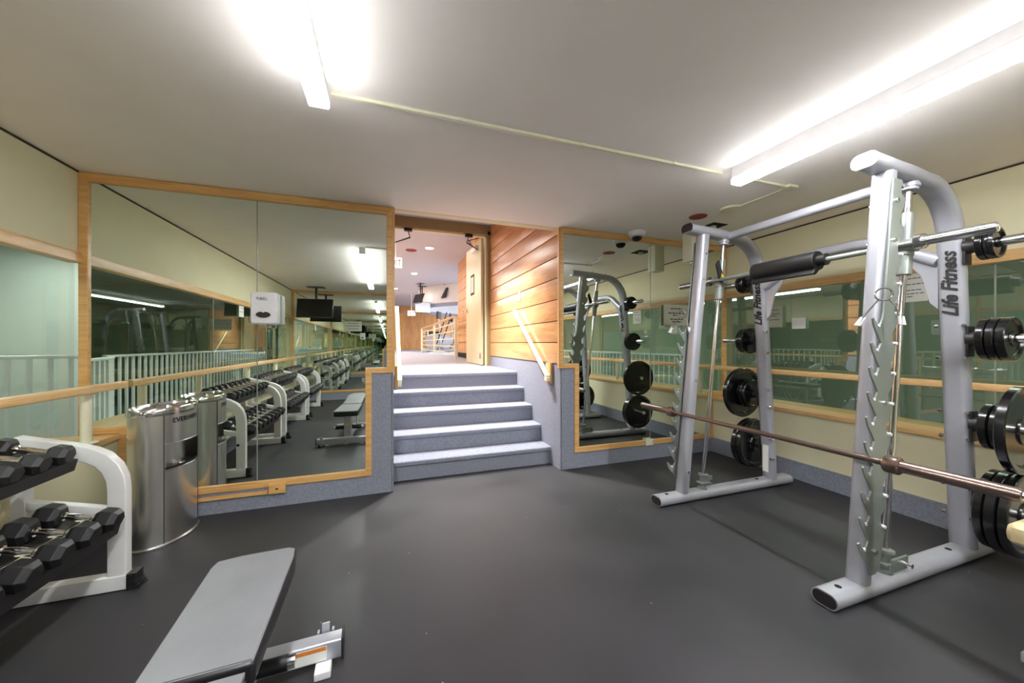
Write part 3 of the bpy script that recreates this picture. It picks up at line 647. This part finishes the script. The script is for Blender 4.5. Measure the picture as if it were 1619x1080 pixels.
def rack(y1, y0, which, nlow, nup, rl, ru, flip=0):
    t = empty('dumbbell_rack', (-1.45, (y0+y1)/2, 0), 'white two-tier dumbbell rack against the left wall, '+which, 'dumbbell rack')
    oy = (y0+y1)/2; OX = 1.45
    path = [(-1.28, .07), (-1.28, .50), (-1.285, .56), (-1.305, .615), (-1.34, .66), (-1.385, .688), (-1.44, .708), (-1.54, .735), (-1.655, .765)]
    for ye in (y1-.025, y0+.025):
        y = ye-oy
        fr = MB().sweep([(a+OX, y, b_) for a, b_ in path], rrect(.025, .037, .006), (0, 1, 0)).box(-1.66+OX, -1.235+OX, y-.03, y+.03, .005, .075, .004).box(-1.66+OX, -1.61+OX, y-.025, y+.025, .07, .76, .003).sweep([(-1.28+OX, y, .39), (-1.63+OX, y, .475)], rrect(.02, .02, .004), (0, 1, 0)).build('end_frame', 'white', t)
        m = MB()
        for k in range(6): m.box(-1.237+OX+k*.0, -1.235+OX+.05-k*.006, y-.036, y+.036, k*.013, k*.013+.010, .002)
        m.box(-1.24+OX, -1.20+OX, y-.031, y+.031, 0, .08, .004).build('rubber_foot', 'blackrub', fr)
        MB().cyl((-1.30+OX, y+.03, .30), (-1.30+OX, y-.03, .30), .012).build('bolt', 'tray', fr)
    for lv, (xf, zf, n, r) in enumerate(((-1.24, .405, nlow, rl), (-1.40, .728, nup, ru))):
        # shelf: front and back rails under the heads, cream centre strip
        m = MB(); c, s_ = cos(TILT), sin(TILT)
        ax = xf-.11*c; az = zf+.11*s_
        R = Matrix.Translation((ax+OX, 0, az)) @ Matrix.Rotation(TILT, 4, 'Y')
        hb = (y1-y0)/2-.085
        drop = -r*.90
        m.box(.03, .118, -hb, hb, drop-.012, drop, 0, R).box(-.155, -.03, -hb, hb, drop-.012, drop, 0, R).box(.114, .120, -hb, hb, drop-.055, drop-.0, 0, R).box(-.156, -.15, -hb, hb, drop-.04, drop+.015, 0, R)
        sh = m.build('shelf', 'tray', t)
        MB().box(-.028, .004, -hb, hb, drop-.02, drop-.008, 0, R).build('centre_strip', 'creampost', sh)
        pitch = (y1-y0-.20)/(n-1)
        for i in range(n):
            y = y1-.165-(i*pitch)*.985+(0.0 if lv else -.0)
            lab = 'black hex dumbbell, %s from the mirror end, %s shelf, %s' % (ordn[i], ['lower', 'upper'][lv], which.replace('the ', ''))
            rr = r*(1-.012*i) if False else r
            place_db(r, r*1.55, ax, y, az, lab, 'dumbbells on the %s shelf of %s' % (['lower', 'upper'][lv], which))
rack(2.40, 1.17, 'the rack nearest the steel bin', 8, 9, .054, .046)
rack(.98, -.27, 'the middle rack', 8, 9, .058, .053)
rack(-.47, -1.62, 'the rack farthest from the bin', 7, 8, .058, .055)
# ------------------------------------------------------------------ bench
def bench():
    t = empty('weight_bench', (-.46, 1.35, 0), 'grey padded adjustable weight bench in the left foreground', 'bench', None, radians(2.5))
    # local: +Y towards the mirror
    def pad(x0, x1, pts, z0, z1, name):
        m = MB(); m.prism(pts, 'XY', z0, z1); bmesh.ops.bevel(m.bm, geom=list(m.bm.edges), offset=.012, segments=3, profile=.6, affect='EDGES')
        return m.build(name, 'vinylside', t)
    seat = [(-.125, -.27), (-.136, .25), (-.128, .288), (-.05, .298), (.11, .30), (.131, .285), (.137, .22), (.128, -.27)]
    s = pad(0, 0, seat, .365, .425, 'seat_pad')
    top = [(x*.965, y*.975+.001) for x, y in seat]
    m = MB(); m.prism(top, 'XY', .415, .4285); bmesh.ops.bevel(m.bm, geom=[e for e in m.bm.edges if all(v.co.z > .42 for v in e.verts)], offset=.003, segments=2, affect='EDGES'); m.build('top_cover', 'vinyl', s)
    bk = [(-.12, -.30), (-.122, -.9), (-.07, -1.02), (.07, -1.02), (.122, -.9), (.12, -.30)]
    R = Matrix.Translation((0, -.3, .365)) @ Matrix.Rotation(radians(-4), 4, 'X') @ Matrix.Translation((0, .3, -.365))
    m = MB(); m.prism(bk, 'XY', .365, .425); bmesh.ops.bevel(m.bm, geom=list(m.bm.edges), offset=.012, segments=3, affect='EDGES'); bmesh.ops.transform(m.bm, matrix=R, verts=m.bm.verts); b = m.build('back_pad', 'vinylside', t)
    m = MB(); m.prism([(x*.965, y*.985-.008) for x, y in bk], 'XY', .415, .4285); bmesh.ops.transform(m.bm, matrix=R, verts=m.bm.verts); m.build('top_cover', 'vinyl', b)
    MB().sweep([(0, .24, .05), (0, -.75, .05)], rrect(.03, .025, .006), (0, 0, 1)).build('main_beam', 'silver', t)
    f = MB().sweep([(-.33, .20, .062), (.30, .20, .062)], rrect(.036, .03, .008), (0, 0, 1)).build('front_foot_bar', 'silver', t)
    for x in (-.27, .24):
        MB().box(x-.028, x+.028, .12, .175, .0, .03, .006).build('foot_bracket', 'whitep', f)
        MB().box(x-.014, x+.014, .236, .243, .01, .128, .002).box(x-.03, x-.022, .232, .25, .06, .10, .002).box(x+.022, x+.03, .232, .25, .06, .10, .002).build('foot_plate', 'silver', f)
        MB().cyl((x-.03, .235, .02), (x-.02, .235, .02), .02).build('wheel', 'black', f)
    MB().box(-.335, -.325, .165, .235, .02, .105, .003).build('end_cap', 'blackrub', f); MB().box(.30, .308, .165, .235, .02, .105, .003).build('end_cap', 'blackrub', f)
    l = MB().box(.06, .25, .1685, .1695, .035, .088).build('warning_label', 'paper', f)
    MB().box(.062, .248, .168, .1686, .072, .087).build('orange_band', 'orange', l)
    MB().box(-.26, .26, -.78, -.72, .005, .065, .01).build('rear_foot_bar', 'silver', t)
    p = MB().box(-.04, .04, .06, .12, .075, .36, .006).build('post', 'silver', t)
    MB().prism([(-.02, .22), (.02, .22), (0, .26)], 'XZ', .1201, .1212).build('warning_label', 'yellow', p)
    MB().prism([(.041, .16), (.041, .10), (.041, .13)], 'YZ', .041, .042) if False else None
    for z, x0, x1 in ((.18, -.15, -.04), (.18, .04, .15)):
        y = .02
        MB().cyl((min(x0, x1), y, z), (max(x0, x1), y, z), .023).build('foam_roller', 'foam', t)
        xe = x0 if x0 < 0 else x1; sg = -1 if x0 < 0 else 1
        MB().cyl((xe, y, z), (xe+sg*.022, y, z), .020).build('roller_cap', 'chrome', t)
    MB().tube([(0, -.1, .08), (0, .0, .34)], .018).tube([(-.06, -.4, .36), (-.06, -.25, .08)], .012).tube([(.06, -.4, .36), (.06, -.25, .08)], .012).build('support_strut', 'silver', t)
bench()
# ------------------------------------------------------------------ smith machine
def smith():
    X0, Y0 = 2.65, 1.68
    t = empty('smith_machine', (X0, Y0, 0), 'silver smith machine with weight plates in front of the right windows', 'smith machine')
    def L(x, y, z): return (x-X0, y-Y0, z)
    def SW(path, prof, up=(0, 1, 0)): return MB().sweep([L(*p) for p in path], prof, up)
    oval = rrect(.055, .036, .034, 8)
    for k, Y in enumerate((1.12, 2.24)):
        s = -1 if k == 0 else 1    # outward
        b = SW([(1.94, Y, .04), (3.37, Y, .04)], rrect(.036, .056, .034, 8), (0, 0, 1)).build('base_tube', 'silver', t)
        MB().cyl(L(2.04, Y, .0755), L(2.04, Y, .0775), .014).cyl(L(3.0, Y, .0755), L(3.0, Y, .0775), .014).build('base_hole', 'dark', b)
        for xx in (1.939, 3.371): SW([(xx-.001, Y, .04), (xx+.001, Y, .04)], rrect(.030, .050, .028, 8), (0, 0, 1)).build('end_cap', 'tray', b)
        path = [(3.16, .07), (3.03, 1.68)]
        c = (2.75, 1.80); 
        for i in range(9):
            a = radians(-4+ (94+4)*i/8); path.append((2.745+.285*cos(a)*1.0, 1.80+.315*sin(a)))
        path += [(2.6, 2.128), (2.24, 2.148)]
        path[1] = (3.04, 1.70)
        u = SW([(a, Y, b_) for a, b_ in path], oval).build('side_frame', 'silver', t)
        SW([(2.2405, Y, 2.148), (2.2385, Y, 2.148)], rrect(.056, .037, .035, 8)).build('end_cap', 'whitep' if k == 0 else 'tray', u)
        # front upright
        up = SW([(2.19, Y, .07), (2.405, Y, 2.12)], rrect(.042, .042, .030, 8)).build('front_upright', 'silver', t)
        def cx(z): return 2.19+.215*(z-.07)/2.05
        yp = Y+s*.050
        P = []
        zz = []
        P.append((cx(.16)+.02, .13)); P.append((cx(.16)+.055, .16))
        z = .30
        while z < 1.95:       # rear edge with notches
            P += [(cx(z)+.072, z), (cx(z)+.078, z+.045), (cx(z)+.05, z+.06), (cx(z)+.046, z+.10)]; z += .148
        P += [(cx(2.02)+.062, 2.02), (cx(2.05)+.04, 2.06), (cx(2.05)-.03, 2.06), (cx(1.4)-.042, 1.40)]
        z = 1.33
        hk = []
        while z > .24:
            c_ = cx(z); hk.append(z)
            P += [(c_-.045, z+.03), (c_-.062, z+.002), (c_-.078, z-.002), (c_-.092, z+.008), (c_-.112, z+.035), (c_-.124, z+.03), (c_-.110, z-.01), (c_-.085, z-.045)]
            z -= .118
        P += [(cx(.2)-.045, .2), (cx(.16)-.01, .13)]
        pl = MB().prism([(a-X0, b_) for a, b_ in P], 'XZ', yp-Y0-.004, yp-Y0+.004).build('hook_plate', 'plate_steel', t, bevel=.0012)
        for j, z in enumerate(hk):
            MB().cyl(L(cx(z)-.078, Y+s*.058, z-.004), L(cx(z)-.078, Y+s*.044, z-.004), .007, seg=10).build('hook_liner', 'whitep', pl)
        z = .30; 
        while z < 1.7:
            MB().cyl(L(cx(z)+.060, Y+s*.066, z+.052), L(cx(z)+.060, Y+s*.040, z+.052), .008, seg=10).build('catch_peg', 'whitep', pl); z += .148
        m = MB()
        for z in (.24, .95, 1.75, 1.95): m.cyl(L(cx(z)+.0, Y+s*.052, z), L(cx(z), Y+s*.064, z), .011, seg=12).cyl(L(cx(z), Y-s*.042, z), L(cx(z), Y-s*.05, z), .010, seg=12)
        m.build('plate_bolts', 'chrome', pl)
        # guide rod
        def gx(z): return 2.40+.22*(z-.12)/1.92
        g = MB().cyl(L(gx(.1), Y, .10), L(gx(2.10), Y, 2.10), .0145).build('guide_rod', 'chrome', t)
        MB().rev(L(gx(2.105), Y, 2.105), (-.11, 0, -1), [(0, 0), (.036, 0), (.036, .022), (.042, .024), (.042, .04), (.036, .042), (.034, .055), (.0, .055)]).build('rod_collar', 'silver', g)
        m = MB().rev(L(gx(.075), Y, .075), (.11, 0, 1), [(0, 0), (.036, 0), (.036, .012), (.022, .014), (.022, .10), (.038, .102), (.038, .115), (0, .115)])
        m.box(gx(.13)-X0, gx(.13)+.13-X0, Y-Y0-.006+s*.03, Y-Y0+.006+s*.03, .085, .15, .004).box(gx(.13)-X0-.04, gx(.13)+.03-X0, Y-Y0-.03, Y-Y0+.03, .115, .128, .003).build('rod_stop', 'plate_steel', g)
        MB().cyl(L(gx(.13)+.11, Y+s*.02, .11), L(gx(.13)+.11, Y+s*.06, .11), .012).build('stop_pin', 'chrome', g)
        # bearing sleeve
        zc = 1.755
        sv = MB().rev(L(gx(1.60), Y, 1.60), (.1146, 0, 1), [(0, 0), (.030, 0), (.030, .10), (.034, .102), (.034, .16), (.026, .165), (.026, .33), (0, .33)]).box(gx(zc)-X0-.035, gx(zc)-X0+.03, Y-Y0-.045, Y-Y0+.045, zc-.035, zc+.03, .01).build('bar_sleeve', 'plate_steel', t)
        lev = MB().prism([(gx(zc)-.05-X0, zc-.02), (gx(zc)-.09-X0, zc+.12), (gx(zc)-.065-X0, zc+.155), (gx(zc)-.045-X0, zc+.10), (gx(zc)-.01-X0, zc+.02), (gx(zc)-.02-X0, zc-.03)], 'XZ', Y-Y0-s*.0-.048 if s > 0 else Y-Y0+.030, Y-Y0-.030 if s > 0 else Y-Y0+.048).build('safety_lever', 'tray', t, bevel=.003)
        if k == 1: MB().prism([(gx(zc)-.045-X0, zc+.02), (gx(zc)-.015-X0, zc+.02), (gx(zc)-.04-X0, zc+.055)], 'XZ', Y-Y0-.0495, Y-Y0-.0482).build('warning_label', 'yellow', lev)
        # horns with brackets
        def rx(z): return 3.16-.12*(z-.07)/1.63
        for z in (1.775, 1.265, .790, .340):
            x = rx(min(z, 1.7))
            hl = (.40 if k == 0 else .30) if z > 1 else (.36 if k == 0 else .21)
            hn = MB().rev(L(x, Y+s*.075, z), (0, s, 0), [(0, 0), (.024, 0), (.0245, .01), (.0245, hl-.01), (.02, hl), (0, hl)], 20).build('weight_horn', 'chrome', t)
            MB().rev(L(x, Y+s*.05, z), (0, s, 0), [(0, 0), (.045, 0), (.034, .05), (.030, .052), (0, .052)], 20).box(x-X0-.035, x-X0+.035, min(Y-Y0+s*.05, Y-Y0+s*.062), max(Y-Y0+s*.05, Y-Y0+s*.062), z-.10, z+.07, .004).build('horn_bracket', 'tray', hn)
        m = MB()
        for z in (.25, .42, .7, .85, 1.16, 1.34): m.cyl(L(rx(z)-.030, Y-s*.052, z), L(rx(z)-.030, Y-s*.066, z), .010, seg=10).cyl(L(rx(z)-.034, Y-.05, z), L(rx(z)-.048, Y-.05, z), .008, seg=10)
        m.cyl(L(2.55, Y, 2.165), L(2.55, Y, 2.18), .012).cyl(L(2.75, Y, 2.15), L(2.75, Y, 2.165), .012)
        m.build('frame_bolts', 'chrome', t)
        # lettering on the front face, reading upwards
        d = Vector((-.12, 0, 1.63)).normalized(); zc2 = 1.58
        o = Vector(L(rx(zc2)-.0405, Y, zc2))
        text('brand_lettering', 'Life Fitness', .08, frame_m(o, d, (0, 1, 0)), 'ink', t, ext=.0008, shear=.35, fit=(.37, .066), bold=.0009)
        # brace gusset
        g0 = .045 if k == 0 else -.045
        ys = (Y+.055, Y+.19) if k == 0 else (Y-.055, Y-.19)
        m = MB(); q = [(ys[0], 1.74), (ys[1]+(.02 if k == 0 else -.02), 1.80), (ys[1], 1.74), ((ys[0]+ys[1])/2, 1.64), (ys[0]+(ys[1]-ys[0])*.25, 1.48), (ys[0], 1.44)]
        m.prism([(a-Y0, b_) for a, b_ in q], 'YZ', 3.045-X0-.006, 3.045-X0+.006).build('gusset', 'silver', t)
    brace = [(3.04, 1.17, 1.72), (3.04, 1.26, 1.775), (3.04, 1.38, 1.865), (3.04, 1.46, 1.90), (3.04, 1.56, 1.915), (3.04, 1.80, 1.915), (3.04, 1.90, 1.90), (3.04, 1.98, 1.865), (3.04, 2.10, 1.775), (3.04, 2.19, 1.72)]
    SW(brace, rrect(.035, .035, .025, 6), (1, 0, 0)).build('rear_brace', 'silver', t)
    SW([(2.64, 1.165, 2.115), (2.64, 2.195, 2.115)], rrect(.030, .025, .02, 6), (0, 0, 1)).build('top_cross_tube', 'silver', t)
    bx = 2.545
    MB().cyl(L(bx, 1.02, 1.755), L(bx, 2.34, 1.755), .0155).build('smith_bar', 'plate_steel', t)
    for a, b_ in ((1.06, .80), (2.30, 2.62)):
        s = 1 if b_ > a else -1
        MB().rev(L(bx, a, 1.755), (0, s, 0), [(0, 0), (.038, 0), (.038, .03), (.028, .04), (.0245, .045), (.0245, abs(b_-a)-.004), (.021, abs(b_-a)), (.012, abs(b_-a)), (.01, abs(b_-a)-.01), (0, abs(b_-a)-.01)]).build('bar_end', 'chrome', t)
    # squat pad: round foam with a hanging lip
    pr = [(.062*cos(a), .062*sin(a)) for a in [radians(v) for v in range(-60, 250, 12)]]+[(-.055, -.085), (-.02, -.088), (.02, -.05)]
    p = MB().prism([(a+bx-X0, b_+1.757) for a, b_ in pr], 'XZ', 1.50-Y0, 1.91-Y0).build('bar_pad', 'foam', t, bevel=.006)
    p['label'] = 'black foam squat pad'
    MB().cyl(L(bx, 1.455, 1.757), L(bx, 1.50, 1.757), .036).build('pad_core', 'black', p)
    m = MB(); m.box(3.12-X0-.0, 3.10-X0+.0, -0, 0, 0, 0) if False else None
    m.box(3.100-.0-X0, 3.1015-X0, 2.19-Y0+.02, 2.26-Y0, .13, .36); bmesh.ops.transform(m.bm, matrix=Matrix.Identity(4), verts=m.bm.verts)
    m.build('data_label', 'paper', t)
smith()
# weight plates on the horns
def plate(r, th, face='iron', big=False):
    t = bpy.data.objects.new('weight_plate', None); C.objects.link(t)
    # axis along +Y, from 0 to th
    MB().rev((0, 0, 0), (0, 1, 0), [(.026, 0), (r*.32, 0), (r*.34, th*.2), (r*.80, th*.28), (r*.86, 0), (r*.97, 0), (r, th*.12), (r, th*.88), (r*.97, th), (r*.86, th), (r*.80, th*.72), (r*.34, th*.8), (r*.32, th), (.026, th), (.026, 0)], 48).build('disc', 'iron', t)
    return t
def px(z): return 3.16-.12*(min(z, 1.7)-.07)/1.63
pc = {}
for k, (Y, s, side) in enumerate(((1.12, -1, 'near'), (2.24, 1, 'far'))):
    for lev, z, st in (('top', 1.775, [(.083, .026), (.083, .034)]), ('second', 1.265, [(.115, .030), (.115, .030), (.115, .034)]),
                       ('third', .790, [(.125, .034), (.125, .034), (.225, .040)]), ('bottom', .340, [(.210, .036), (.218, .042), (.218, .036)])):
        if k == 1: st = st[:-1] if lev == 'second' or lev == 'bottom' else st
        off = .106
        for i, (r, th) in enumerate(st):
            key = (r, th)
            if key not in pc: pc[key] = o = plate(r, th)
            else: o = copytree(pc[key])
            y = Y+s*off if s > 0 else Y-off-th
            drop = .0015
            o.location = (px(z), y, z-drop)
            pos = ['innermost', 'middle' if len(st) > 2 else 'outermost', 'outermost'][i]
            sz = 'small' if r < .1 else 'medium' if r < .2 else 'large'
            tag(o, '%s black weight plate, %s on the %s horn of the %s side frame' % (sz, pos, lev, side), 'weight plate', 'weight plates on the smith machine')
            off += th+(.016 if i == 1 and lev == 'third' else .004)
# olympic bar resting on the front hooks
t = empty('barbell', (2.165, 1.65, .690), 'worn brown olympic barbell resting on the front hooks of the smith machine', 'barbell')
MB().cyl((0, -.66, 0), (0, .66, 0), .0145).build('shaft', 'bronze', t)
for s in (-1, 1):
    sl = MB().rev((0, s*.645, 0), (0, s, 0), [(0, 0), (.036, 0), (.040, .006), (.040, .048), (.034, .054), (.0255, .056), (.0255, .37), (.022, .376), (.022, .38), (.012, .382), (0, .384)]).build('sleeve', 'bronze', t)
    MB().rev((0, s*1.027, 0), (0, s, 0), [(0, 0), (.016, 0), (.014, .010), (0, .012)]).build('end_nut', 'chrome', sl)
# spring clips
def clip(loc, rz, lab):
    t = empty('spring_clip', loc, lab, 'spring clip', None, rz)
    n = 40; m = MB(); pth = [(.030*cos(2*pi*i/14), -.010*i/14*1.0+.012, .030*sin(2*pi*i/14)) for i in range(34)]
    m.tube(pth, .0035, 8, (0, 1, 0)).build('coil', 'chrome', t)
    for s in (-1, 1):
        h = MB().tube([(s*.018, -.0, -.025), (s*.04, 0, -.06), (s*(.075 if s < 0 else .05), 0, -.11)], .0035, 8).build('wire', 'chrome', t)
        x = -.075 if s < 0 else .05
        MB().tube([(x, 0, -.105), (x*1.2-.006, 0, -.145), (x*1.2+.006, 0, -.147), (x+.012, 0, -.108)], .005, 8).build('grip', 'whitep', h)
clip((2.245, 1.048, 1.475), radians(-62), 'chrome spring clip hanging on the near hook plate')
clip((2.245, 2.30, 1.475), radians(-50), 'chrome spring clip hanging on the far hook plate')
# tan padded seat at the right edge
t = empty('padded_stool', (2.36, .48, 0), 'tan padded seat pushed into the right edge of the picture', 'seat')
m = MB(); m.box(-.26, .26, -.17, .17, .52, .60, .035); m.build('seat_pad', 'tan', t)
MB().cyl((0, 0, .03), (0, 0, .52), .03).build('post', 'silver', t)
MB().box(-.2, .2, -.03, .03, 0, .04, .008).box(-.03, .03, -.2, .2, 0, .04, .008).build('foot', 'silver', t)
# recessed downlights above the stairs (behind the header)
for i, (x, y) in enumerate(((.8, 4.1), (.8, 4.8))):
    t = empty('downlight', (x, y, 3.16), ['recessed downlight over the lower stair steps', 'recessed downlight over the upper stair steps'][i], 'ceiling light')
    MB().rev((0, 0, -.0005), (0, 0, -1), [(0, 0), (.10, 0), (.095, .010), (.07, .012), (0, .004)]).build('trim_ring', 'whitep', t)
    ld = bpy.data.lights.new('stair_spot', 'SPOT'); ld.energy = STAIR; ld.spot_size = radians(88); ld.spot_blend = .7; ld.shadow_soft_size = .06; ld.color = (1, .97, .93)
    lo = bpy.data.objects.new('lamp_bulb', ld); C.objects.link(lo); lo.parent = t; lo.location = (0, 0, -.08)
